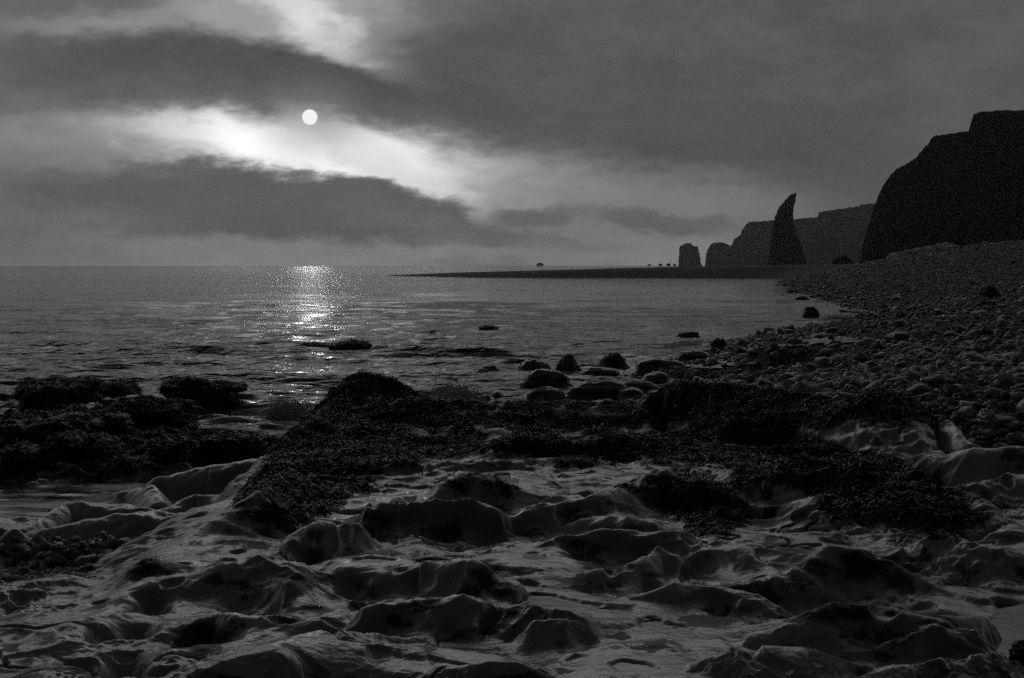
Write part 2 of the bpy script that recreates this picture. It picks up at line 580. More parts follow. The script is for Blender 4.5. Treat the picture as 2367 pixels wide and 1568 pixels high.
#       crest points (u, v, z)                                                        H   wx   near far
MOUNDS = [
    # weed-grown back ridge
    ([(770, 925, .93), (800, 890, 1.1), (835, 864, 1.21), (872, 851, 1.27), (915, 866, 1.2), (955, 893, 1.08), (1000, 922, .97)], .34, .5, 2.0, .5),
    ([(700, 985, .8), (760, 940, .9), (960, 925, .98), (1150, 930, .95), (1300, 920, .97), (1400, 928, .95), (1480, 940, .9)], .45, .6, 2.6, .7),
    ([(640, 1060, .85), (620, 1110, .9), (600, 1150, .9)], .35, .5, .8, 1.6),
    ([(1200, 1010, .84), (1330, 990, .9), (1480, 1000, .9)], .25, .5, .8, .6),
    # right-hand mounds
    ([(1500, 925, 1.0), (1530, 880, 1.2), (1575, 865, 1.28), (1640, 874, 1.26), (1750, 893, 1.18), (1850, 912, 1.1)], .6, .35, 1.9, .5),
    ([(1850, 922, 1.08), (1950, 912, 1.18), (2045, 903, 1.23), (2100, 912, 1.18), (2170, 950, 1.03), (2230, 985, .95)], .55, .45, 2.4, .5),
    ([(1700, 1062, .9), (1850, 1052, .97), (2000, 1078, .97), (2150, 1112, .95), (2230, 1142, .9)], .3, .4, 1.3, .4),
    ([(1900, 1150, .85), (2080, 1150, .88), (2250, 1180, .82)], .2, .4, .8, .5),
    # mid shelf
    ([(1447, 1128, .84), (1525, 1087, .93), (1617, 1107, .92), (1695, 1128, .84)], .34, .4, .75, .35),
    ([(1180, 1165, .8), (1300, 1150, .84), (1400, 1138, .85)], .2, .3, .5, .35),
    ([(1040, 1120, .82), (1090, 1098, .88), (1150, 1105, .86)], .2, .25, .4, .3),
    ([(790, 1212, .78), (872, 1150, .9), (935, 1160, .89), (1086, 1154, .89), (1150, 1168, .86)], .36, .13, .22, .5),
    ([(1330, 1180, .8), (1420, 1168, .86), (1470, 1180, .82)], .18, .25, .4, .3),
    ([(1160, 1300, .72), (1260, 1240, .8), (1330, 1215, .85), (1440, 1225, .83), (1560, 1215, .84)], .2, .25, .45, .35),
    ([(1400, 1310, .76), (1480, 1250, .84), (1520, 1262, .82)], .2, .25, .4, .25),
    ([(1560, 1240, .82), (1763, 1248, .87), (1905, 1280, .8)], .24, .35, .55, .35),
    ([(1749, 1345, .76), (1900, 1284, .87), (1997, 1266, .9), (2085, 1287, .87), (2153, 1335, .78)], .3, .3, .38, .3),
    ([(2150, 1250, .82), (2300, 1260, .85), (2420, 1270, .82)], .2, .4, .5, .4),
    ([(2120, 1045, .9), (2250, 1035, .98), (2420, 1040, 1.0)], .22, .4, .6, .5),
    ([(2260, 1110, .85), (2330, 1100, .88), (2430, 1105, .88)], .15, .3, .5, .3),
    # left flank ramp and the near shelf
    ([(430, 1270, .62), (500, 1200, .78), (560, 1160, .84)], .3, .35, .6, .9),
    ([(258, 1345, .66), (292, 1311, .76), (341, 1297, .81), (414, 1306, .78)], .22, .3, .45, .35),
    ([(590, 1280, .76), (640, 1230, .87), (700, 1210, .9), (790, 1225, .84)], .3, .35, .55, .45),
    ([(440, 1320, .8), (560, 1300, .84), (700, 1285, .86)], .2, .4, .7, .3),
    ([(640, 1350, .78), (676, 1338, .82), (720, 1345, .78)], .1, .15, .25, .25),
    ([(380, 1440, .72), (470, 1425, .78), (560, 1440, .74)], .14, .25, .3, .3),
    ([(960, 1310, .8), (1050, 1290, .86), (1140, 1305, .88), (1172, 1340, .82)], .32, .35, .5, .4),
    ([(700, 1430, .78), (860, 1390, .86), (1030, 1410, .84), (1160, 1440, .78)], .26, .35, .42, .5),
    ([(1130, 1436, .76), (1240, 1415, .86), (1330, 1416, .86), (1450, 1448, .77)], .3, .25, .45, .3),
    ([(1480, 1385, .76), (1560, 1342, .87), (1686, 1357, .84)], .3, .3, .55, .35),
    ([(1734, 1450, .78), (1841, 1389, .88), (1958, 1388, .88), (2065, 1406, .85), (2250, 1412, .8)], .28, .3, .4, .35),
    ([(1773, 1460, .76), (1909, 1437, .82), (2055, 1442, .83), (2104, 1424, .86), (2200, 1455, .8)], .22, .25, .35, .25),
    ([(1647, 1540, .78), (1778, 1486, .88), (1866, 1506, .84), (1960, 1530, .78)], .28, .3, .5, .3),
    ([(2100, 1520, .82), (2230, 1500, .84), (2275, 1530, .76)], .2, .25, .5, .3),
    ([(570, 1500, .8), (740, 1500, .84), (900, 1490, .84), (1080, 1500, .8)], .2, .4, .5, .4),
    ([(1090, 1540, .84), (1250, 1525, .88), (1380, 1545, .84)], .2, .3, .5, .3),
    ([(-60, 1430, .7), (90, 1400, .78), (190, 1420, .74)], .3, .5, 1.2, .35),
    ([(380, 1530, .8), (520, 1500, .86), (640, 1490, .88), (760, 1470, .86)], .2, .35, .6, .35),
    ([(150, 1560, .8), (300, 1570, .84)], .2, .4, .6, .3),
]
# low rocks down in the gully
GULLY = [
    ([(40, 1215, .22), (160, 1165, .3), (300, 1160, .3), (350, 1180, .24)], .3, .3, .5, .35),
    ([(280, 1130, .2), (330, 1118, .27), (390, 1150, .2)], .25, .3, .5, .3),
    ([(380, 1165, .25), (420, 1140, .33), (520, 1140, .38), (560, 1160, .36)], .3, .3, .45, .3),
    ([(390, 1100, .22), (470, 1072, .33), (560, 1058, .4), (620, 1060, .4)], .35, .35, .6, .3),
    ([(60, 1225, .26), (140, 1208, .36), (280, 1190, .4), (420, 1200, .4)], .3, .3, .5, .35),
    ([(0, 1245, .34), (40, 1225, .44), (60, 1240, .36)], .4, .25, .5, .3),
    ([(90, 1265, .34), (130, 1240, .44), (230, 1245, .42)], .3, .25, .4, .3),
    ([(200, 1200, .36), (300, 1190, .42), (360, 1180, .42)], .2, .3, .4, .3),
]
# tide pools: outline (u, v) and water level
POOLS = [
    ([(1176, 1412), (1195, 1385), (1222, 1373), (1290, 1378), (1345, 1394), (1400, 1404), (1470, 1408), (1478, 1418), (1440, 1424), (1360, 1420), (1290, 1410), (1240, 1410), (1200, 1418)], .735),
    ([(1466, 1440), (1490, 1428), (1540, 1432), (1590, 1448), (1625, 1468), (1600, 1478), (1545, 1476), (1500, 1462)], .73),
    ([(1405, 1540), (1440, 1529), (1500, 1532), (1535, 1550), (1490, 1558), (1430, 1556)], .74),
    ([(2268, 1460), (2290, 1420), (2300, 1398), (2380, 1396), (2560, 1400), (2600, 1570), (2400, 1580), (2340, 1560), (2290, 1520)], .68),
    ([(1096, 1470), (1115, 1452), (1145, 1446), (1165, 1462), (1150, 1478), (1110, 1480)], .70),
    ([(806, 1296), (850, 1291), (900, 1298), (880, 1304), (820, 1304)], .79),
    ([(1206, 1284), (1235, 1281), (1262, 1290), (1240, 1296), (1212, 1293)], .74),
    ([(975, 1530), (1010, 1526), (1060, 1534), (1090, 1546), (1040, 1548), (990, 1540)], .78),
    ([(1140, 1100), (1180, 1096), (1205, 1112), (1170, 1122), (1140, 1114)], .76),
]
POOLS_W = [([at_z(u, v, z) for u, v in pl], z) for pl, z in POOLS]


def shelf_mask(X, Y):
    wig = 0.12 * fbm(X * 0.9, Y * 0.9, 3, seed=3)
    xl = np.interp(Y, [0, 8.6, 9.5, 10.3, 12.3, 14, 17.4, 20, 24], [-9, -6.5, -2.85, -2.7, -2.62, -2.5, -2.6, -2.7, -2.6])
    ww = np.interp(Y, [8, 9.6, 11.5, 13, 15], [.35, .85, 1.05, .7, .4])
    s = sstep(-ww, ww * 0.5, X - xl + wig)
    yb = np.interp(X, [-4, -2, 0, 2, 3.6, 4.4, 4.9, 7], [19.6, 20.2, 20.2, 19.4, 18.6, 17.4, 15.3, 14.6])
    return s * sstep(0.5, -0.3, Y - yb + 2 * wig)


RAMP = [at_z(u, v, .68) for u, v in ((110, 1395), (290, 1285), (420, 1200), (540, 1160), (600, 1190), (470, 1265), (330, 1330), (200, 1400))]
HOLLOWS = [  # u, v, half-width (px), half-length (m), depth (m)
    (345, 1384, 40, .16, .10), (312, 1440, 45, .14, .13), (232, 1455, 26, .12, .10), (262, 1530, 55, .3, .2), (350, 1555, 60, .2, .14),
    (702, 1290, 30, .10, .08), (692, 1232, 26, .10, .08), (470, 1460, 80, .16, .10), (620, 1400, 60, .14, .06), (850, 1462, 90, .12, .06),
    (1010, 1335, 30, .07, .07), (1070, 1325, 22, .06, .06), (930, 1340, 20, .05, .05), (1165, 1188, 40, .2, .08), (1330, 1275, 45, .16, .08),
    (1500, 1328, 36, .14, .08), (1400, 1362, 50, .14, .09), (1710, 1370, 50, .14, .07), (1640, 1445, 60, .12, .06), (1590, 1500, 26, .08, .07),
    (1330, 1530, 40, .08, .05), (2140, 1390, 36, .10, .07), (2010, 1490, 70, .14, .07), (1240, 1350, 30, .08, .06), (560, 1380, 50, .12, .05),
    (820, 1345, 40, .1, .05), (1480, 1200, 40, .16, .08), (1800, 1300, 50, .16, .08), (2230, 1330, 50, .2, .08), (1060, 1500, 60, .1, .06),
]
PLATFORM = [at_z(u, v, .1) for u, v in ((-250, 985), (200, 940), (320, 945), (440, 985), (455, 1008), (640, 1004), (650, 1045), (560, 1062), (380, 1092), (260, 1094), (-250, 1100))]


def shelf_core(X, Y):
    S = shelf_mask(X, Y)
    wx, wy = X + 0.25 * perlin(X * 0.8, Y * 0.8, 60), Y + 0.25 * perlin(X * 0.8 + 9, Y * 0.8, 61)
    g = np.interp(Y, [6, 9.5, 12, 15, 17, 22, 23], [.36, .3, .22, .06, -.06, -.4, -.9])
    g = g + 0.05 * fbm(X * 1.2, Y * 1.2, 3, seed=20)
    for m in GULLY:
        g = mound(g, wx, wy, *m, k=0.03)
    pl = sstep(-.35, .25, poly_sdf(X, Y, PLATFORM) + .25 * fbm(X * 1.3, Y * 1.3, 3, seed=26))
    g = g + pl * (np.maximum(g, .05 + .10 * (1 - np.abs(perlin(X * 1.2, Y * 1.2, 27))) + .1 * fbm(X * 3, Y * 3, 4, seed=28)) - g)
    b = np.interp(Y, [0, 6, 9, 12, 16, 18, 20], [.72, .71, .68, .68, .67, .68, .66])
    for m in MOUNDS:
        b = mound(b, wx, wy, *m)
    # scalloped, wave-worn surface: smooth bowls between sharper crests
    sh = 0.3 * (1 - np.abs(perlin(wx * 0.7, wy * 0.85, 70)))
    r1 = 1 - np.abs(perlin(wx * 0.7, (wy + sh) * 0.85, 70)) * 1.15
    sh = 0.13 * (1 - np.abs(perlin(wx * 1.8 + 5, wy * 2.2, 71)))
    r2 = 1 - np.abs(perlin(wx * 1.8 + 5, (wy + sh) * 2.2, 71))
    r3 = 1 - np.abs(perlin(wx * 4.2, wy * 4.8 + 3, 72))
    r4 = 1 - np.abs(perlin(wx * 9 + 1, wy * 8, 73))
    crk = np.abs(fbm(X * .55 + 4, Y * .75, 4, seed=84))
    crack = (1 - sstep(0.0, .028, crk)) * sstep(-.1, .25, perlin(X * .5, Y * .5, 85))
    p2 = sstep(.46, .6, perlin(X * 8.5, Y * 7, 86)) * sstep(-.1, .3, perlin(X * 1.3, Y * 1.1, 87))
    p3 = sstep(.5, .62, perlin(X * 17, Y * 14, 88)) * sstep(-.2, .3, perlin(X * 1.1 + 5, Y * 1.1, 89))
    rough = sstep(-.1, .45, fbm(X * .9 + 11, Y * .9, 2, seed=91))
    sc = 0.11 * (r1 - 0.65) + 0.045 * (r2 - 0.65) + 0.024 * (r3 - .65) * (.2 + rough) + 0.004 * (r4 - .65) * (.2 + rough) + (0.004 + .008 * rough) * fbm(X * 7, Y * 6, 4, gain=.6, seed=75)
    sc = sc - .035 * crack - .024 * p2 * rough - .01 * p3 * rough
    ramp = sstep(-.25, .2, poly_sdf(X, Y, RAMP))
    sc = sc * (1 - .72 * ramp)
    pit = (1 - ramp) * np.clip(perlin(X * 4.1, Y * 3.4, 80) - 0.42, 0, 1)
    b = b + sc - 0.18 * pit
    g = g + 0.03 * (r2 - .65) + 0.012 * fbm(X * 6, Y * 6, 3, seed=76)
    z = g + (b - g) * S
    for u_, v_, rx, ry, dep in HOLLOWS:
        hx, hy = at_z(u_, v_, .74)
        sx_ = rx / FOC * hy
        d2 = ((X - hx) / sx_) ** 2 + ((Y - hy) / ry) ** 2
        z = z - dep * np.exp(-d2 ** 1.3)
    edge = 4 * S * (1 - S)
    z = z + edge * 0.03 * fbm(X * 3, Y * 9, 3, seed=78)
    for pl, lev in POOLS_W:
        bx = [q[0] for q in pl]
        by = [q[1] for q in pl]
        sel = (X > min(bx) - .6) & (X < max(bx) + .6) & (Y > min(by) - .6) & (Y < max(by) + .6)
        if not sel.any():
            continue
        xs, ys, zs = X[sel], Y[sel], z[sel]
        d = poly_sdf(xs, ys, pl) + 0.05 * fbm(xs * 3, ys * 3, 3, seed=81)
        inn = sstep(-0.02, 0.10, d)
        near = sstep(-0.45, -0.02, d)
        rim = np.maximum(zs, lev + 0.012 + 0.05 * (1 - near))
        zs = zs + (rim - zs) * near
        zs = zs + (np.minimum(zs, lev - 0.05) - zs) * inn
        z[sel] = zs
    return z, S


WEED_POLYS = [
    [(560, 1150), (600, 1100), (640, 1030), (700, 955), (765, 915), (800, 868), (870, 845), (950, 875), (1012, 928), (1300, 915),
     (1480, 935), (1500, 1000), (1300, 1015), (1250, 1040), (1180, 1052), (1000, 1058), (930, 1072), (870, 1105), (780, 1172),
     (720, 1198), (600, 1215), (555, 1190)],
    [(1488, 940), (1530, 875), (1580, 865), (1900, 910), (2050, 896), (2130, 925), (2180, 975), (2080, 985), (1980, 965), (1900, 990),
     (1850, 990), (1950, 1030), (2050, 1050), (2230, 1130), (2245, 1160), (2180, 1160), (2290, 1195), (2200, 1232), (2050, 1212),
     (1930, 1205), (1850, 1120), (1790, 1108), (1712, 1122), (1695, 1072), (1600, 1080), (1500, 1062), (1440, 1062), (1300, 1072),
     (1215, 1062), (1300, 1012), (1490, 1000)],
    [(1440, 1130), (1525, 1090), (1620, 1105), (1690, 1132), (1712, 1182), (1690, 1232), (1600, 1232), (1560, 1192), (1480, 1152)],
    [(1020, 1120), (1090, 1095), (1160, 1105), (1200, 1130), (1130, 1142), (1050, 1136)],
]
ALGAE_POLYS = [
    [(1080, 1320), (1150, 1305), (1178, 1345), (1175, 1385), (1120, 1360)],
    [(258, 1345), (292, 1308), (345, 1294), (420, 1306), (380, 1330), (320, 1340), (270, 1365)],
    [(640, 1350), (680, 1332), (725, 1348), (700, 1375), (650, 1378)],
    [(1900, 1290), (1997, 1264), (2090, 1285), (2150, 1330), (2080, 1350), (1950, 1345)],
    [(1790, 1250), (1905, 1275), (1850, 1300), (1770, 1285)],
    [(1841, 1392), (1958, 1388), (2065, 1406), (2200, 1415), (2230, 1440), (2060, 1436), (1900, 1430), (1760, 1450)],
    [(1690, 1130), (1760, 1110), (1900, 1210), (1800, 1230), (1700, 1200)],
    [(640, 1220), (700, 1212), (760, 1225), (740, 1255), (680, 1250)],
    [(700, 1270), (745, 1265), (740, 1300), (700, 1300)],
    [(380, 1460), (470, 1440), (560, 1450), (540, 1490), (420, 1500)],
]


def paint(X, Y, Z, polys, wob=14.0, soft=10.0):
    U, V = project(X, Y, Z)
    w = wob * fbm(X * 2.0, Y * 2.0, 3, seed=90)
    out = np.zeros(X.shape)
    for pl in polys:
        us, vs = [q[0] for q in pl], [q[1] for q in pl]
        sel = (U > min(us) - 40) & (U < max(us) + 40) & (V > min(vs) - 40) & (V < max(vs) + 40)
        if sel.any():
            d = poly_sdf(U[sel], V[sel], pl) + w[sel]
            out[sel] = np.maximum(out[sel], sstep(-soft, soft, d))
    return out


# world-space masks are stored on the grid, so they stay on the rock from any side
ks = np.concatenate([np.linspace(-.95, -.37, 110)[:-1], np.linspace(-.37, .37, 1050), np.linspace(.37, .95, 110)[1:]])
ys_ = [1.0]
while ys_[-1] < 5.6:
    ys_.append(ys_[-1] + 0.1)
while ys_[-1] < 27.0:
    y = ys_[-1]
    ys_.append(y + min(0.03, 0.55 * y * y / (1.8 * 1565)))
ys_ = np.array(ys_)
GX, GY = np.meshgrid(ks, ys_)
GX = GX * GY
GZ, GS = shelf_core(GX, GY)
GPLAT = sstep(-.1, .2, poly_sdf(GX, GY, PLATFORM)) * (GZ > .02)
GWEED = np.maximum(paint(GX, GY, GZ, WEED_POLYS) * sstep(0.1, 0.5, GS), GPLAT * sstep(-.25, .15, fbm(GX * 1.6, GY * 1.6 + GZ * 3, 4, seed=33)))
patch = sstep(-0.95, -0.6, fbm(GX * 1.1, GY * 1.1, 4, seed=95))
GWEED = GWEED * patch
_u, _v = project(GX, GY, GZ)
gap = sstep(880, 980, _u) * sstep(1560, 1460, _u) * sstep(0.22, 0.42, fbm(GX * 2.6 + 7, GY * 1.8, 3, seed=98)) * (GS > .5)
GWEED = GWEED * (1 - .8 * gap)
GALG = paint(GX, GY, GZ, ALGAE_POLYS, 16, 9)
spots = sstep(0.36, 0.5, fbm(GX * 3.1, GY * 2.2 + GZ * 5, 5, gain=.6, seed=99)) * sstep(.3, .8, GS)
GALG0 = GPLAT
GALG = np.maximum(GALG * sstep(-.5, 0.0, fbm(GX * 4, GY * 4, 3, seed=101)), spots * .9)
GALG = np.maximum(GALG, GALG0)
nr, nc = GX.shape
shelf = mesh_obj('rock_shelf', np.stack([GX, GY, GZ], -1).reshape(-1, 3), grid_faces(nr, nc), M_ROCK,
                 attrs={'weed': GWEED.ravel(), 'algae': GALG.ravel()})
tag(shelf, 'smooth wave-worn rock shelf with scalloped hollows filling the foreground', 'rock', kind='structure')


def grid_sample(A, x, y):
    j = np.interp(x / y, ks, np.arange(nc))
    i = np.interp(y, ys_, np.arange(nr))
    i0, j0 = np.clip(i.astype(int), 0, nr - 2), np.clip(j.astype(int), 0, nc - 2)
    fi, fj = i - i0, j - j0
    return (A[i0, j0] * (1 - fi) * (1 - fj) + A[i0 + 1, j0] * fi * (1 - fj) + A[i0, j0 + 1] * (1 - fi) * fj + A[i0 + 1, j0 + 1] * fi * fj)


# pools
for i, (pl, lev) in enumerate(POOLS_W):
    c = np.mean(pl, axis=0)
    P2 = [(c[0] + (q[0] - c[0]) * 1.12 + np.sign(q[0] - c[0]) * .08, c[1] + (q[1] - c[1]) * 1.12 + np.sign(q[1] - c[1]) * .08) for q in pl]
    vs = np.array([(c[0], c[1], lev)] + [(a, b, lev) for a, b in P2])
    n = len(P2)
    fs = np.array([(0, 1 + k, 1 + (k + 1) % n) for k in range(n)])
    o = mesh_obj('tide_pool', vs, fs, M_POOL)
    tag(o, 'still tide pool lying in a hollow of the rock shelf', 'tide pool', kind='structure')


# ------------------------------------------------------------------ seaweed
def fronds(P, N, L, Wd, down):
    n = len(P)
    rnd = rng.normal(size=(n, 3))
    T = rnd - (rnd * N).sum(1, keepdims=True) * N
    T = T / (np.linalg.norm(T, axis=1, keepdims=True) + 1e-6) * 0.75 + down * 0.9
    T = T / (np.linalg.norm(T, axis=1, keepdims=True) + 1e-6)
    lift = rng.uniform(0.05, 0.45, (n, 1))
    B = np.cross(T, N)
    B = B / (np.linalg.norm(B, axis=1, keepdims=True) + 1e-6)
    B = B + N * rng.normal(0, .45, (n, 1))
    rows = []
    for s, w in ((0, .45), (.35, 1.0), (.7, .9), (1.0, .35)):
        c = P + T * (L * s)[:, None] + N * (L[:, None] * lift * (s - 0.85 * s * s) * 1.5 + 0.004)
        c = c + B * (L * 0.18 * math.sin(s * 4))[:, None] * rng.choice([-1, 1], (n, 1))
        c[:, 2] -= L * 0.12 * s * s
        rows.append(c - B * (Wd * w * .5)[:, None])
        rows.append(c + B * (Wd * w * .5)[:, None])
    V = np.stack(rows, 1).reshape(-1, 3)
    base = (np.arange(n) * 8)[:, None]
    F = np.concatenate([base + np.array([[0, 1, 3, 2]]), base + np.array([[2, 3, 5, 4]]), base + np.array([[4, 5, 7, 6]])])
    return V, F


def shelf_weed(n):
    # sample the weed mask by area
    dy = np.gradient(ys_)[:, None]
    dx = np.gradient(ks)[None, :] * ys_[:, None]
    wgt = GWEED * dy * dx * np.sqrt(1 + np.gradient(GZ, axis=0) ** 2 / dy ** 2)
    wgt = wgt * np.where(GWEED > .25, 1, 0) * (0.45 + sstep(-.4, .35, fbm(GX * 2.2, GY * 2.2, 3, seed=97)))
    wgt = wgt * (1 - .8 * gap)
    cdf = np.cumsum(wgt.ravel())
    idx = np.searchsorted(cdf, rng.uniform(0, cdf[-1], n))
    i, j = idx // nc, idx % nc
    i, j = np.clip(i, 1, nr - 2), np.clip(j, 1, nc - 2)
    P = np.stack([GX[i, j], GY[i, j], GZ[i, j]], -1)
    e = 0.05
    zx = (grid_sample(GZ, P[:, 0] + e, P[:, 1]) - grid_sample(GZ, P[:, 0] - e, P[:, 1])) / (2 * e)
    zy = (grid_sample(GZ, P[:, 0], P[:, 1] + e) - grid_sample(GZ, P[:, 0], P[:, 1] - e)) / (2 * e)
    N = np.stack([-zx, -zy, np.ones_like(zx)], -1)
    N /= np.linalg.norm(N, axis=1, keepdims=True)
    down = np.stack([-zx, -zy, -(zx ** 2 + zy ** 2)], -1)
    return P, N, down


Pw, Nw, Dw = shelf_weed(150000)
Lw = rng.uniform(.035, .11, len(Pw))
Ww = rng.uniform(.006, .015, len(Pw))
long_ = rng.uniform(size=len(Pw)) < .06
Lw[long_] *= 1.8
Ww[long_] *= 1.2
Vw, Fw = fronds(Pw, Nw, Lw, Ww, Dw)
tag(mesh_obj('seaweed', Vw, Fw, M_WEED), 'dark bladder seaweed matting the ridges of the rock shelf', 'seaweed', kind='stuff')

# ------------------------------------------------------------------ ground far below and the sea
EXT = 4500.0


def plane(name, z, ext, mat):
    v = np.array([(-ext, -ext, z), (ext, -ext, z), (ext, ext, z), (-ext, ext, z)])
    return mesh_obj(name, v, np.array([[0, 1, 2, 3]]), mat, smooth=False)


tag(plane('ground', -1.5, EXT, M_SHINGLE), 'dark sea bed under the bay', 'ground', kind='structure')

sy = [14.0]
while sy[-1] < 420:
    y = sy[-1]
    sy.append(y + max(0.035, 0.5 * y * y / (2.6 * 1565)))
n_fine = len(sy)
sy += list(np.geomspace(sy[-1], EXT, 40)[1:])
sy = np.array(sy)
sk = np.concatenate([np.linspace(-1.6, -.4, 60)[:-1], np.linspace(-.4, .4, 900), np.linspace(.4, 1.6, 60)[1:]])
SX, SY = np.meshgrid(sk, sy)
SX = SX * SY
SZ = np.zeros_like(SX)
SP = np.maximum(np.gradient(sy)[:, None], 0.0009 * SY)
wr = np.random.default_rng(5)
for k in range(84):
    lam = float(np.exp(wr.uniform(math.log(.3), math.log(9))))
    th = wr.normal(0, 0.27) + 0.12
    amp = (0.0080 * lam ** 0.7 if lam < 4 else 0.009 * lam ** .1) * wr.uniform(.6, 1.3)
    kx, ky = 2 * math.pi / lam * math.sin(th), 2 * math.pi / lam * math.cos(th)
    ph = wr.uniform(0, 6.28)
    fade = sstep(1.6, 3.2, lam / SP)
    a = np.sin(kx * SX + ky * SY + ph)
    SZ += amp * fade * (a + 0.25 * (1 - 2 * np.abs(a)))
gust = 0.95 + 0.3 * fbm(SX * 0.03, SY * 0.06, 3, seed=120)
calm = (0.12 + 0.88 * sstep(19, 25, SY)) * (1.15 - .7 * sstep(200, 800, SY)) * np.clip(gust, .35, 1.4)
bd = poly_sdf(SX, SY, SHORE)
near_shore = sstep(-14, 0, bd)
SZ *= calm * (1 - .25 * near_shore)
SZ += 0.05 * near_shore * fbm(SX * 0.5, SY * 0.9, 3, seed=123) * sstep(22, 28, SY)
surge = sstep(-6, -.5, bd) * sstep(-.1, .6, fbm(SX * .15, SY * .15, 2, seed=130) + .35) * sstep(120, 60, SY)
gapfoam = np.exp(-((SX + 2.9) / 1.6) ** 2 - ((SY - 25) / 3.5) ** 2)
foam = np.clip(surge * .9 + .35 * gapfoam, 0, 1)
sea = mesh_obj('sea', np.stack([SX, SY, SZ], -1).reshape(-1, 3), grid_faces(*SX.shape), M_SEA,
               attrs={'calm': np.broadcast_to(calm, SX.shape).ravel(), 'foam': foam.ravel()})
tag(sea, 'rippled grey sea reaching to the horizon', 'sea', kind='structure')

# ------------------------------------------------------------------ beach mesh and its shingle
BPOOLS = []
for pl in ([(1800, 792), (1850, 783), (1950, 779), (2065, 778), (2040, 786), (1960, 792), (1880, 797), (1830, 800)],
           [(1580, 846), (1640, 838), (1700, 832), (1755, 830), (1740, 838), (1680, 844), (1620, 852)]):
    uc, vc = np.mean(pl, axis=0)
    lev = .4
    for _ in range(12):
        q = at_z(uc, vc, lev)
        lev = .5 * lev + .5 * float(beach_z(np.array([q[0]]), np.array([q[1]]))[0][0])
    lev += .12
    wp = [at_z(u, v, lev) for u, v in pl]
    fine_ = []
    for k in range(len(wp)):
        a_, b_ = np.array(wp[k]), np.array(wp[(k + 1) % len(wp)])
        for t_ in np.linspace(0, 1, 6)[:-1]:
            fine_.append(tuple(a_ + (b_ - a_) * t_ + rng.normal(0, .22, 2)))
    BPOOLS.append((fine_, lev))
by = [11.0]
while by[-1] < 460:
    y = by[-1]
    by.append(y + max(0.08, 0.9 * y * y / (2.2 * 1565)) if y < 150 else y + 3.0)
by = np.array(by)
bk = np.concatenate([np.linspace(-.2, .37, 420), np.linspace(.37, 1.4, 80)[1:]])
BX, BY = np.meshgrid(bk, by)
BX = BX * BY
BZ, BD = beach_z(BX, BY)
_shz = grid_sample(GZ, BX, np.minimum(BY, 22.9))
_shs = grid_sample(GS, BX, np.minimum(BY, 22.9))
BZ = np.where((BY < 22.5) & (_shs > .6), np.minimum(BZ, _shz - .08), BZ)
for pl, lev in BPOOLS:
    d = poly_sdf(BX, BY, pl) + .15 * fbm(BX * 1.2, BY * 1.2, 3, seed=48)
    near_ = sstep(-1.2, -.1, d)
    BZ = BZ + (np.maximum(BZ, lev - .04) - BZ) * near_
    BZ = BZ + (np.minimum(BZ, lev - .06) - BZ) * sstep(-.1, .2, d)
BZ = np.where(BD < -3, BZ - .5, BZ)
beach = mesh_obj('shingle_beach', np.stack([BX, BY, BZ], -1).reshape(-1, 3), grid_faces(*BX.shape), M_SHINGLE)
tag(beach, 'dark shingle beach rising to the right and running out into a low spit', 'beach', kind='structure')


def ico(sub):
    import bmesh
    bm = bmesh.new()
    bmesh.ops.create_icosphere(bm, subdivisions=sub, radius=1)
    v = np.array([x.co[:] for x in bm.verts])
    f = np.array([[q.index for q in x.verts] for x in bm.faces])
    bm.free()
    return v, f


def n3d(v, seed, s=1.0):
    return (perlin(v[:, 0] * s + seed, v[:, 1] * s - seed, 200) + perlin(v[:, 1] * s + 3 + seed, v[:, 2] * s, 201) +
            perlin(v[:, 2] * s - 5, v[:, 0] * s + seed * 2, 202)) / 2


def stone_shape(sub, seed, rough=.22, block=0.0):
    v, f = ico(sub)
    if block:
        q = np.abs(v) ** (2 + 6 * block)
        v = v / (q.sum(1, keepdims=True) ** (1 / (2 + 6 * block)))
    r = 1 + rough * n3d(v, seed * 1.37, 1.0) + rough * .45 * n3d(v, seed * 2.11, 2.3)
    return v * r[:, None], f


def rot_mats(n, tilt):
    a, b, c = rng.uniform(0, 6.28, n), rng.normal(0, tilt, n), rng.normal(0, tilt, n)
    ca, sa, cb, sb, cc, sc_ = np.cos(a), np.sin(a), np.cos(b), np.sin(b), np.cos(c), np.sin(c)
    Rz = np.zeros((n, 3, 3))
    Rz[:, 0, 0], Rz[:, 0, 1], Rz[:, 1, 0], Rz[:, 1, 1], Rz[:, 2, 2] = ca, -sa, sa, ca, 1
    Rx = np.zeros((n, 3, 3))
    Rx[:, 0, 0], Rx[:, 1, 1], Rx[:, 1, 2], Rx[:, 2, 1], Rx[:, 2, 2] = 1, cb, -sb, sb, cb
    Ry = np.zeros((n, 3, 3))
    Ry[:, 0, 0], Ry[:, 0, 2], Ry[:, 1, 1], Ry[:, 2, 0], Ry[:, 2, 2] = cc, sc_, 1, -sc_, cc
    return Ry @ Rx @ Rz


SH_LO = [stone_shape(1, i, .5, .12 * (i % 3)) for i in range(10)]
SH_HI = [stone_shape(2, i + 20, .48, .15 * (i % 3)) for i in range(10)]
SH_MESH = []


def scatter_mesh(name, P, S, Rm, shapes, mat):
    VV, FF, off = [], [], 0
    pick = rng.integers(0, len(shapes), len(P))
    for k, (v, f) in enumerate(shapes):
        s = np.where(pick == k)[0]
        if not len(s):
            continue
        q = np.einsum('nij,nvj->nvi', Rm[s], v[None] * S[s][:, None, :]) + P[s][:, None, :]
        VV.append(q.reshape(-1, 3))
        FF.append((f[None] + (np.arange(len(s)) * len(v))[:, None, None]).reshape(-1, 3) + off)
        off += len(s) * len(v)
    return np.concatenate(VV), np.concatenate(FF)


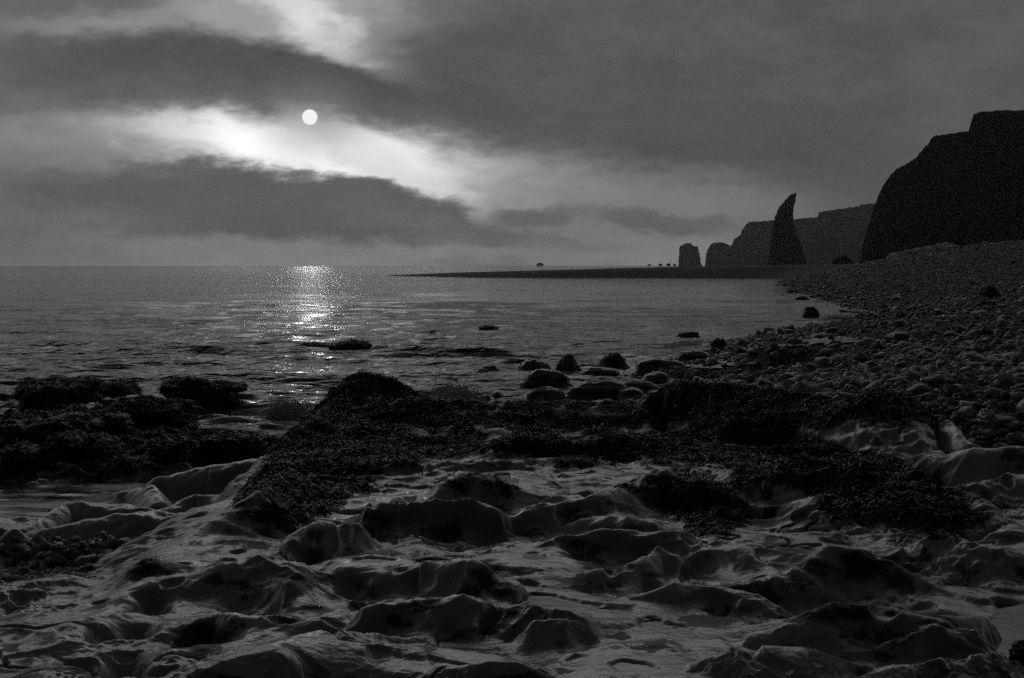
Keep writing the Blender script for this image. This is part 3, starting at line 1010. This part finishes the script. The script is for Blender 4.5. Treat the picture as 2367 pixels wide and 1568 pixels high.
def occluded(P, y1=22.5, lift=0.0):
    """is the point hidden from the camera by the rock shelf"""
    hid = np.zeros(len(P), bool)
    for t in np.linspace(.2, .99, 90):
        x, y, z = P[:, 0] * t, P[:, 1] * t, CAM_H + (P[:, 2] + lift - CAM_H) * t
        ok = (y < y1) & (y > 2)
        hid |= ok & (grid_sample(GZ, x, np.maximum(y, 2)) > z)
    return hid


def place_single(name, P, S, Rm, idxs, label, cat, group, mat):
    from mathutils import Matrix
    meshes = []
    for k, (v, f) in enumerate(SH_HI):
        o = mesh_obj(name, v, f, mat)
        meshes.append(o.data)
        bpy.data.objects.remove(o)
    for c, i in enumerate(idxs):
        o = bpy.data.objects.new(name, meshes[c % len(meshes)])
        M = Rm[i] @ np.diag(S[i])
        M4 = Matrix([[*M[0], P[i][0]], [*M[1], P[i][1]], [*M[2], P[i][2]], [0, 0, 0, 1]])
        o.matrix_world = M4
        COL.objects.link(o)
        tag(o, label, cat, group)


# cobbles
NC = 80000
cyy = np.exp(rng.uniform(math.log(13.5), math.log(260), NC))
cxx = cyy * rng.uniform(-.12, .42, NC)
cz, cd = beach_z(cxx, cyy)
ok = (cd > -1.6) & (cz > -.25) & ~((cyy > 287) & (cxx < 60))
ok &= ~((cyy < 22.5) & (grid_sample(GS, cxx, np.minimum(cyy, 22.9)) > .6))
ok &= ~((cyy < 22.5) & (grid_sample(GZ, cxx, np.minimum(cyy, 22.9)) > cz + .03))
for pl, lev in BPOOLS:
    dp = poly_sdf(cxx, cyy, pl)
    ok &= ~(dp > rng.uniform(-.2, .5, NC))

_j, _i = np.interp(cxx / cyy, bk, np.arange(len(bk))), np.interp(cyy, by, np.arange(len(by)))
_i0, _j0 = np.clip(_i.astype(int), 0, len(by) - 2), np.clip(_j.astype(int), 0, len(bk) - 2)
_fi, _fj = _i - _i0, _j - _j0
cz = BZ[_i0, _j0] * (1 - _fi) * (1 - _fj) + BZ[_i0 + 1, _j0] * _fi * (1 - _fj) + BZ[_i0, _j0 + 1] * (1 - _fi) * _fj + BZ[_i0 + 1, _j0 + 1] * _fi * _fj
cxx, cyy, cz, cd = cxx[ok], cyy[ok], cz[ok], cd[ok]
n = len(cxx)
rad = np.clip(np.exp(rng.normal(math.log(.034), .6, n)), .014, .17) * np.interp(cyy, [13, 22, 30, 60, 200], [.78, .88, .98, 1.22, 2.0])
rad *= np.interp(cz, [0, .6, 1.6], [1.3, 1.05, .9])
rad = np.maximum(rad, cyy * .0007)
CS = np.stack([rad * rng.uniform(.95, 1.35, n), rad * rng.uniform(.7, 1.0, n), rad * rng.uniform(.35, .75, n)], -1)
CP = np.stack([cxx, cyy, cz + CS[:, 2] * rng.uniform(.1, .6, n)], -1)
CR = rot_mats(n, .25)
U_, V_ = project(CP[:, 0], CP[:, 1], CP[:, 2])
vis = (U_ > 5) & (U_ < 2360) & (V_ < 1200) & ~occluded(CP, lift=0.04)
score = np.where(vis, rad / cyy, 0)
order = np.argsort(-score)
single = order[:300]
place_single('cobble', CP, CS, CR, single, 'one of the larger rounded grey cobbles lying loose on the shingle beach', 'cobble',
             'larger cobbles on the shingle beach', M_COBBLE)
rest = np.setdiff1d(np.arange(n), single)
nearm = cyy[rest] < 34
v1, f1 = scatter_mesh('a', CP[rest[nearm]], CS[rest[nearm]], CR[rest[nearm]], SH_HI, M_COBBLE)
v2, f2 = scatter_mesh('b', CP[rest[~nearm]], CS[rest[~nearm]], CR[rest[~nearm]], SH_LO, M_COBBLE)
tag(mesh_obj('shingle', np.concatenate([v1, v2]), np.concatenate([f1, f2 + len(v1)]), M_COBBLE),
    'countless smaller cobbles covering the beach on the right', 'shingle', kind='stuff')
for pl, lev in BPOOLS:
    c = np.mean(pl, axis=0)
    vs = np.array([(c[0], c[1], lev)] + [(a, b, lev) for a, b in pl])
    fs = np.array([(0, 1 + k, 1 + (k + 1) % len(pl)) for k in range(len(pl))])
    tag(mesh_obj('beach_pool', vs, fs, M_POOL), 'shallow streak of water lying among the cobbles', 'pool', kind='structure')

# pebbles in the gully on the left
NP = 9000
py = np.exp(rng.uniform(math.log(8.8), math.log(13.2), NP))
px = rng.uniform(-6.6, -2.2, NP)
pz = grid_sample(GZ, px, py)
ps = grid_sample(GS, px, py)
U_, V_ = project(px, py, pz)
ok = (ps < .35) & (V_ > 1215 + 0.12 * U_ * 0) & (V_ > 1262 - 0.1 * U_ + 14 * rng.normal(size=NP)) | ((ps < .3) & (U_ < 120) & (V_ > 1270))
px, py, pz = px[ok], py[ok], pz[ok]
n = len(px)
rad = np.clip(np.exp(rng.normal(math.log(.026), .4, n)), .012, .07)
PS = np.stack([rad * rng.uniform(1, 1.4, n), rad * rng.uniform(.7, 1, n), rad * rng.uniform(.5, .8, n)], -1)
PP = np.stack([px, py, pz + PS[:, 2] * rng.uniform(.2, .9, n)], -1)
PR = rot_mats(n, .3)
U_, V_ = project(PP[:, 0], PP[:, 1], PP[:, 2])
vis = (U_ > 4) & (U_ < 700) & (V_ < 1560) & ~occluded(PP, lift=.03)
score = np.where(vis, rad / py, 0)
single = np.argsort(-score)[:min(200, int(vis.sum()))]
place_single('pebble', PP, PS, PR, single, 'one of the larger smooth pebbles heaped in the gully at the left', 'pebble',
             'larger pebbles in the gully', M_COBBLE)
rest = np.setdiff1d(np.arange(n), single)
v1, f1 = scatter_mesh('a', PP[rest], PS[rest], PR[rest], SH_HI, M_COBBLE)
tag(mesh_obj('gravel', v1, f1, M_COBBLE), 'small pebbles and gravel filling the gully beside the rock shelf', 'gravel', kind='stuff')

# ------------------------------------------------------------------ boulders, standing alone in and by the water
_bs = [0]


def boulder(name, u0, u1, vt, vb, z0, depth, label, cat='boulder', group=None, weed=0, block=.35, rough=.34, lean=0.0, sub=5, tp=None,
            mat=None, frond=(.05, .13), sink=.3, dist=None):
    """a rock whose outline spans u0..u1 and vt..vb on the photograph, its foot at height z0"""
    _bs[0] += 1
    uc = (u0 + u1) / 2
    if dist is None:
        x, y = at_z(uc, vb, z0)
    else:
        y = dist
        x = at_y(uc, vb, y)[0]
    z0 = at_y(uc, vb, y)[1] if dist is not None else z0
    y = y + depth * .5
    wx = (u1 - u0) / FOC * y * .5
    zt = at_y(uc, vt, y)[1]
    h = zt - z0
    v, f = stone_shape(sub, _bs[0] * 3.3 + 1, rough, block)
    dq = .35 if mat is M_SLAB else 1.0
    v = v * (1 - dq * .22 * np.abs(n3d(v, _bs[0] * 1.9 + 2, 2.2)) + dq * .12 * n3d(v, _bs[0] * .7 + 2, 4.2) + dq * .06 * n3d(v, _bs[0] * 1.1, 9.0))[:, None]
    v = v / np.abs(v).max(0)
    v = v + (np.stack([n3d(v, _bs[0], 5), n3d(v, _bs[0] + 4, 5), n3d(v, _bs[0] + 8, 5)], -1)) * .035
    zz = (v[:, 2] + 1) / 2
    tz = h * (1 + sink)
    tp = (.2 if weed > 1 and (u1 - u0) > 100 else .42) if tp is None else tp
    taper = 1.0 - tp * np.clip(zz, 0, 1.2) ** 1.5
    V = np.stack([v[:, 0] * wx * taper + lean * wx * zz, v[:, 1] * depth * .5 * taper, -sink * h + zz * tz], -1)
    root = bpy.data.objects.new(name, None)
    COL.objects.link(root)
    root.location = (x, y, z0)
    tag(root, label, cat, group)
    mesh_obj('stone', V, f, mat or M_BOULDER, root)
    if weed:
        weed = int(weed * 1.1)
        tri = V[f]
        nn = np.cross(tri[:, 1] - tri[:, 0], tri[:, 2] - tri[:, 0])
        ar = np.linalg.norm(nn, axis=1) + 1e-9
        nn = nn / ar[:, None]
        cen = tri.mean(1)
        wgt = ar * (cen[:, 2] > 0.0) * (nn[:, 2] > -.5) * (.03 + sstep(-.1, .35, n3d(cen / max(wx, .3), 3 + _bs[0], 2.2)) + .6 * (nn[:, 2] > .6))
        cdf = np.cumsum(wgt)
        idx = np.clip(np.searchsorted(cdf, rng.uniform(0, cdf[-1], weed)), 0, len(f) - 1)
        down = -np.array([0, 0, 1.0]) + nn[idx] * nn[idx, 2:3]
        Vf, Ff = fronds(cen[idx], nn[idx], rng.uniform(*frond, weed), rng.uniform(.009, .02, weed), down)
        tag(mesh_obj('seaweed_cover', Vf, Ff, M_WEED, root), kind='stuff')
    return root


LG = 'weed-grown rocks beside the left-hand pool'
boulder('boulder', -60, 215, 874, 950, .1, 2.4, 'long low dark rock at the far left, rearmost against the open sea', group=LG, weed=2600, block=.25, rough=.55, tp=.35)
boulder('boulder', 203, 312, 881, 915, .1, 1.2, 'small weedy rock between the two long dark rocks at the water edge', group=LG, weed=900)
boulder('boulder', 328, 567, 866, 945, .0, 1.6, 'long weed-fringed block jutting right into the sea channel', group=LG, weed=3000, block=.35, rough=.5, tp=.25)
boulder('boulder', 203, 450, 913, 1012, .0, 1.6, 'squarish black block with a rounded right end above the channel', group=LG, weed=2200, block=.6)
boulder('boulder', -80, 195, 953, 1075, .0, 1.8, 'broad dark slab with a thin pale top edge at the left margin', group=LG, weed=900, block=.7)
boulder('boulder', 60, 262, 998, 1098, .0, 1.2, 'rounded dark hump rising from the still pool', group=LG, weed=1500, block=.2)
boulder('boulder', 300, 450, 1012, 1096, .02, 1.1, 'sloping dark rock behind the bright patch of pool', group=LG, weed=1300, block=.4)
boulder('boulder', 420, 655, 1003, 1066, .12, 1.2, 'low weedy rock bridging the cluster and the main shelf', group=LG, weed=1800, block=.4)
boulder('boulder', -40, 70, 1020, 1110, .0, 1.0, 'dark rock cut by the left edge of view beside the pool', group=LG, weed=700, block=.4)
boulder('boulder', 205, 300, 948, 1003, .2, .9, 'smooth rounded stone showing a pale rim among the weedy blocks', group=LG, weed=0, block=.1)

WG = 'rocks standing in the bay'
boulder('boulder', 1097, 1160, 753, 763, -.02, 1.2, 'low dark rock awash in the middle of the bay', group=WG, weed=300, block=.2)
boulder('boulder', 990, 1010, 764, 769, -.02, .5, 'tiny dark rock tip left of the low rock in mid bay', group=WG, weed=0)
boulder('boulder', 668, 765, 791, 812, -.05, 1.4, 'left hump of the weedy reef under the sun glitter', group=WG, weed=700, block=.2)
boulder('boulder', 745, 862, 785, 814, -.05, 1.4, 'highest hump of the weedy reef under the sun glitter', group=WG, weed=900, block=.3)
boulder('boulder', 845, 915, 802, 813, -.05, .8, 'low tail of the weedy reef beside its highest hump', group=WG, weed=250, block=.1)
boulder('boulder', 922, 972, 799, 810, -.05, .8, 'separate low weedy rock just right of the reef', group=WG, weed=250, block=.1)
boulder('boulder', 1855, 1901, 707, 738, -.1, 1.1, 'dark square block standing alone in the shallows by the beach', group=WG, block=.8, rough=.24)
boulder('boulder', 1550, 1625, 766, 787, -.08, 1.0, 'smooth wedge-shaped rock lying half sunk before the beach', group=WG, block=.3, lean=.35, rough=.24)
boulder('boulder', 1270, 1348, 815, 870, -.1, 1.3, 'pointed weed-topped rock, tallest of those in the shallows', group=WG, weed=700, block=.0, lean=.25, tp=.7)
boulder('boulder', 1378, 1470, 816, 862, -.1, 1.3, 'dark humped rock right of the pointed rock in the shallows', group=WG, weed=600, block=.05, tp=.6)
boulder('boulder', 1190, 1285, 828, 868, -.1, 1.2, 'low dark rock touching the left foot of the pointed rock', group=WG, block=.2, mat=M_SLAB)
boulder('boulder', 1195, 1330, 852, 897, -.08, 1.1, 'smooth rounded rock in front of the pointed rock', group=WG, block=.15, rough=.24, mat=M_SLAB)
boulder('boulder', 1090, 1168, 842, 868, -.1, 1.0, 'low wave-washed rock left of the smooth rounded rock', group=WG, block=.1, mat=M_SLAB)
boulder('boulder', 1300, 1490, 876, 925, .05, 1.0, 'flat smooth rock sheet behind the weedy ridge', group=WG, block=.2, rough=.22, mat=M_SLAB)
boulder('boulder', 1450, 1620, 826, 876, .0, 1.6, 'broad low wet rock at the inner end of the bay', group=WG, block=.2, rough=.24, mat=M_SLAB)
boulder('boulder', 1400, 1540, 876, 915, .05, .9, 'sloping smooth rock next to the cobbles and the right-hand weedy mound', group=WG, block=.2, rough=.22, mat=M_SLAB)
boulder('boulder', 1205, 1325, 893, 938, .02, .8, 'rounded bare rock just behind the weedy ridge', group=WG, block=.1, rough=.22, mat=M_SLAB)
boulder('boulder', 1135, 1165, 903, 920, .05, .4, 'small round stone in the wash behind the ridge', group=WG, block=.1, rough=.22, sub=4, mat=M_SLAB)
boulder('boulder', 1100, 1138, 911, 926, .05, .4, 'small flat stone beside the round one in the wash', group=WG, block=.1, rough=.22, sub=4, mat=M_SLAB)
boulder('boulder', 1335, 1445, 848, 872, -.05, 1.0, 'low wet slab in the wash between the pointed and the humped rocks', group=WG, block=.2, rough=.2, mat=M_SLAB)
boulder('boulder', 1478, 1565, 858, 892, .0, .9, 'low wet slab in front of the broad rock at the inner bay', group=WG, block=.2, rough=.2, mat=M_SLAB)
boulder('boulder', 1040, 1112, 856, 872, -.06, .9, 'leftmost of the low wave-washed slabs in the shallows', group=WG, block=.2, rough=.2, mat=M_SLAB)
boulder('boulder', 1555, 1665, 808, 838, .0, 1.2, 'long low wet slab where the shingle meets the inner bay', group=WG, block=.2, rough=.2, mat=M_SLAB)
boulder('boulder', 1420, 1500, 896, 928, .05, .7, 'small wet slab touching the left foot of the right-hand weedy mound', group=WG, block=.2, rough=.2, mat=M_SLAB)
BG = 'bigger boulders on the beach'
boulder('boulder', 2272, 2325, 655, 683, 1.75, 1.1, 'large dark boulder high on the shingle at the right', group=BG, block=.4)
boulder('boulder', 2275, 2322, 942, 985, .95, .5, 'pale oval boulder resting on the cobbles at the right', group=BG, block=.05, rough=.22, mat=M_COBBLE)
boulder('boulder', 1640, 1690, 780, 812, .1, .7, 'dark boulder at the edge of the shingle by the water', group=BG, block=.4)
boulder('boulder', 1818, 1855, 668, 678, .0, 1.6, 'low dark rock at the far water line of the beach', group=BG, block=.2)
boulder('boulder', 1838, 1880, 684, 694, .0, 1.4, 'flat rock in the shallows beyond the square block', group=BG, block=.2)
boulder('boulder', 2130, 2200, 905, 945, .9, .7, 'half-buried smooth boulder behind the right-hand mound', group=BG, block=.1, rough=.22, mat=M_COBBLE)


boulder('boulder', 2344, 2440, 1478, 1530, .68, .22, 'small dark rock standing in the tide pool at the right margin', block=.1, rough=.2, tp=.3)
nS = 90
qx, qy = at_z(2345, 1552, .7)
Ps = np.stack([qx + rng.normal(0, .055, nS), qy + rng.normal(0, .03, nS), np.full(nS, .685)], -1)
Ns = np.tile([0, 0, 1.0], (nS, 1)) + rng.normal(0, .3, (nS, 3))
Ns /= np.linalg.norm(Ns, axis=1, keepdims=True)
vS, fS = fronds(Ps, Ns, rng.uniform(.02, .06, nS), rng.uniform(.005, .01, nS), np.tile([0, 0, .9], (nS, 1)))
tag(mesh_obj('seaweed_tuft', vS, fS, M_WEED), 'little tuft of black seaweed poking out of the right-hand tide pool', 'seaweed')

# ------------------------------------------------------------------ cliffs and stacks
def ridge(name, outline, dist, depth, lean, amp, mat, nx=260, nz=26, fine=3.0):
    """a headland whose top follows an outline (u, v), standing at a distance, with steep rough faces and real depth"""
    us = np.array([q[0] for q in outline], float)
    hs = np.array([at_y(q[0], q[1], dist)[1] for q in outline])
    uu = np.unique(np.concatenate([np.linspace(us[0], us[-1], nx), us]))
    xs = (uu - CU) / FOC * dist
    h = np.interp(uu, us, hs) + 0.2
    h = h + sstep(8, 30, h) * (1.6 * fbm(uu / 9, uu * 0 + 3, 4, gain=.6, seed=145)) * dist / FOC
    rows = []
    hh = h / h.max()
    for k in range(nz):                       # front face, foot to brink
        t = k / (nz - 1)
        z = -2 + (h + 2) * t
        w = 1 - math.cos(min(t, 1) * math.pi / 2)
        y = dist - lean * hh * (1 - t) ** 1.3 - depth * 0.02
        nse = (fbm(xs * fine / 30 + 7, z * fine / 90, 5, gain=.6, seed=150) * amp + .35 * amp * np.abs(perlin(xs * fine / 12, z * fine / 14, 155))) * (1 - 0.75 * t)
        z = z + (k < nz - 1) * fbm(xs * fine / 18, z * fine / 8, 3, seed=158) * h.max() * .008
        rows.append(np.stack([xs, y + nse, z], -1))
    for k in range(1, 9):                     # plateau and back
        t = k / 8
        y = np.full_like(xs, dist) + depth * t * (0.25 + 0.75 * hh)
        z = h * (1 - 0.03 * t) - (h + 2) * sstep(.75, 1, np.full_like(xs, t))
        rows.append(np.stack([xs * (y / dist) * (1 + .02 * t), y, z], -1))
    V = np.array(rows)
    return mesh_obj(name, V.reshape(-1, 3), grid_faces(V.shape[0], V.shape[1]), mat)


near = ridge('near_cliff', [(1984, 616), (1986, 597), (1990, 570), (1996, 545), (2003, 520), (2008, 509), (2013, 485), (2016, 473), (2022, 458), (2024, 449),
                            (2030, 434), (2036, 421), (2048, 407), (2060, 395), (2075, 386), (2092, 377), (2106, 364), (2116, 353), (2130, 336),
                            (2139, 323), (2141, 320), (2175, 315), (2220, 309), (2226, 303), (2230, 285), (2233, 270), (2240, 267), (2252, 263),
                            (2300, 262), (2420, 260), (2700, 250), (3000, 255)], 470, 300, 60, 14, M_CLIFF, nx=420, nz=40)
tag(near, 'black sea cliff with a stepped edge closing the beach at the right', 'cliff', kind='structure')
far = ridge('far_headland', [(1628, 616), (1630, 590), (1633, 578), (1640, 565), (1652, 561), (1668, 562), (1680, 568), (1686, 568), (1690, 565),
                             (1694, 553), (1708, 545), (1712, 531), (1716, 527), (1720, 519), (1728, 514.5), (1788, 510), (1840, 507), (1884, 503),
                             (1886, 499), (1889, 491), (1930, 485), (1980, 478), (1984, 474), (2020, 471), (2100, 464), (2300, 455), (2600, 452)],
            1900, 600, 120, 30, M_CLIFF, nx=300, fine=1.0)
tag(far, 'hazy flat-topped headland dropping in steps towards the sea', 'headland', kind='structure')


def stack(name, left, right, dist, depth_f, label, amp=.05):
    """a free-standing rock tower lofted through its left and right outline"""
    vt = max(left[-1][1], right[-1][1])
    v0, v1 = max(left[0][1], right[0][1]), min(left[-1][1], right[-1][1])
    nz_, na = 80, 56
    V = []
    for k in range(nz_):
        v = v0 + (v1 - v0) * k / (nz_ - 1)
        lu = np.interp(-v, [-q[1] for q in left], [q[0] for q in left])
        ru = np.interp(-v, [-q[1] for q in right], [q[0] for q in right])
        lu += 1.6 * float(fbm(np.array([v / 7.0]), np.array([3.3]), 3, gain=.65, seed=161)[0]) * min(1, (ru - lu) / 18)
        ru += 1.6 * float(fbm(np.array([v / 6.0]), np.array([8.3]), 3, gain=.65, seed=163)[0]) * min(1, (ru - lu) / 18)
        x0, z = at_y(lu, v, dist)
        x1, _ = at_y(ru, v, dist)
        c, w = (x0 + x1) / 2, max((x1 - x0) / 2, .02)
        a = np.linspace(0, 2 * math.pi, na, endpoint=False)
        rr = 1 / (np.abs(np.cos(a)) ** 3 + np.abs(np.sin(a)) ** 3) ** (1 / 3)
        nse = 1 + amp * fbm(np.cos(a) * 1.6 + 3 + z * .04, np.sin(a) * 1.6 + z * .09, 4, seed=170) * (.3 + .7 * np.abs(np.sin(a)))
        V.append(np.stack([c + np.cos(a) * rr * w * (1 + (nse - 1) * .35), dist + np.sin(a) * rr * w * depth_f * nse, np.full(na, z)], -1))
    V = np.array(V)
    i = np.arange(nz_ * na).reshape(nz_, na)
    j = np.roll(i, -1, axis=1)
    F = np.stack([i[:-1], j[:-1], j[1:], i[1:]], -1).reshape(-1, 4)
    top = np.stack([i[-1][1:-1], i[-1][2:], np.full(na - 2, i[-1][0])], -1)
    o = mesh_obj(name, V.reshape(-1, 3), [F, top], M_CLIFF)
    return tag(o, label, 'sea stack')


stack('sea_stack', [(1775, 617), (1779, 597), (1782, 577), (1783, 560), (1785, 541), (1787, 525), (1792, 505), (1797, 488), (1800, 479), (1806, 474), (1814, 465),
                    (1821, 456), (1828, 450), (1840, 446.5)],
      [(1864, 617), (1858, 592), (1854, 577), (1846, 553), (1838, 538), (1836, 531), (1833, 512), (1833, 495), (1834, 480), (1837, 466), (1839, 456), (1841.5, 446)],
      760, 1.0, 'tall dark rock needle with a tip hooked to the right, beyond the shingle spit')
stack('sea_stack', [(1568, 617), (1570, 590), (1572, 570), (1578, 566), (1583, 563)],
      [(1621, 617), (1617, 595), (1615, 580), (1612, 570), (1600, 569), (1598, 562.5)],
      1900, .9, 'squat square-shouldered rock stack standing apart left of the far headland')
for (u, w, h, lab) in ((1502, 5, 3, 'leftmost tiny rock of the row on the horizon'), (1528, 6, 4, 'second tiny rock of the row on the horizon'),
                       (1547, 6, 5, 'third tiny rock of the row on the horizon, near the squat stack'),
                       (1561, 4, 4, 'tiny horizon rock right beside the squat stack')):
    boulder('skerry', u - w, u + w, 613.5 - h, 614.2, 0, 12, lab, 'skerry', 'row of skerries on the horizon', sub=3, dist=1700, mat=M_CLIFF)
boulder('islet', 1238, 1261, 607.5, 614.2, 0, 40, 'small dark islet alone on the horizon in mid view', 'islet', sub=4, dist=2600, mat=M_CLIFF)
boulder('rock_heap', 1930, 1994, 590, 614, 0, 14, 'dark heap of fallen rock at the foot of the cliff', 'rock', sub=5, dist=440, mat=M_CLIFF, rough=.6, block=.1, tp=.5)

# pale bank of stones along the top of the beach
NB = 700
t = rng.uniform(0, 1, NB)
bu = 2062 + (2198 - 2062) * t
bv = np.interp(bu, [2060, 2090, 2130, 2160, 2175, 2200], [606, 596, 582, 572, 570, 558])
bys = np.linspace(60, 300, 400)
bdist, bzz = [], []
for a in bu:
    xx = (a - CU) / FOC * bys
    el = (beach_z(xx, bys)[0] - CAM_H) / bys
    k = int(np.argmax(el))
    bdist.append(bys[k] - 1.0)
    bzz.append(el[k] * bys[k] + CAM_H)
bdist, bzz = np.array(bdist), np.array(bzz)
Pb = np.stack([(bu - CU) / FOC * bdist, bdist + rng.normal(0, 1.0, NB), bzz + rng.uniform(-.1, .35, NB)], -1)
keep = ~((bu > 2166) & (bu < 2176))
Pb = Pb[keep]
Sb = rng.uniform(.3, .75, (len(Pb), 1)) * np.array([[1.4, 1, .6]])
vb_, fb_ = scatter_mesh('bank', Pb, Sb, rot_mats(len(Pb), .2), SH_LO, M_PALE)
tag(mesh_obj('stone_bank', vb_, fb_, M_PALE), 'narrow line of pale stones climbing the crest of the beach towards the cliff', 'stones', kind='stuff')


# ------------------------------------------------------------------ spray
def splash(u, v, y, wpx, hpx, n, label):
    x0, z0 = at_y(u, v, y)
    w, h = wpx / FOC * y, hpx / FOC * y
    a = rng.normal(0, .45, n)
    r = rng.beta(1.3, 2.2, n)
    x = x0 + w * .5 * (rng.normal(0, .35, n) + np.sin(a) * r)
    z = z0 + h * r * np.abs(np.cos(a)) * (.5 + .5 * rng.uniform(0, 1, n)) - .03
    yy = y + rng.normal(0, w * .3, n)
    s = np.exp(rng.normal(math.log(.005), .4, n)) * max(1, y / 30)
    v4 = np.array([(1, 1, 1), (1, -1, -1), (-1, 1, -1), (-1, -1, 1)]) * .8
    V = (np.stack([x, yy, z], -1)[:, None] + v4[None] * s[:, None, None]).reshape(-1, 3)
    F = (np.array([(0, 1, 2), (0, 3, 1), (0, 2, 3), (1, 3, 2)])[None] + (np.arange(n) * 4)[:, None, None]).reshape(-1, 3)
    tag(mesh_obj('sea_spray', V, F, M_SPRAY), label, 'spray', kind='stuff')


splash(1055, 935, 21.6, 120, 62, 16000, 'burst of spray thrown up behind the weedy ridge')
splash(665, 965, 22.5, 110, 62, 16000, 'soft burst of spray in the channel left of the weedy peak')
splash(1945, 745, 74, 120, 26, 5000, 'low wash of spray running up the beach')

# ------------------------------------------------------------------ haze over the bay
def haze(density):
    x0, x1, y0, y1, z0, z1 = -EXT - 50, EXT + 50, -EXT - 50, EXT + 50, -2.5, 96
    v = np.array([(x, y, z) for z in (z0, z1) for y in (y0, y1) for x in (x0, x1)])
    f = np.array([(0, 2, 3, 1), (4, 5, 7, 6), (0, 1, 5, 4), (2, 6, 7, 3), (0, 4, 6, 2), (1, 3, 7, 5)])
    m = bpy.data.materials.new('haze')
    m.use_nodes = True
    t = m.node_tree
    t.nodes.remove(t.nodes['Principled BSDF'])
    p = t.nodes.new('ShaderNodeVolumePrincipled')
    p.inputs['Color'].default_value = (.9, .9, .9, 1)
    p.inputs['Density'].default_value = density
    p.inputs['Anisotropy'].default_value = 0.72
    t.links.new(p.outputs[0], t.nodes['Material Output'].inputs['Volume'])
    tag(mesh_obj('haze', v, f, m, smooth=False), kind='stuff')


haze(0.00016)
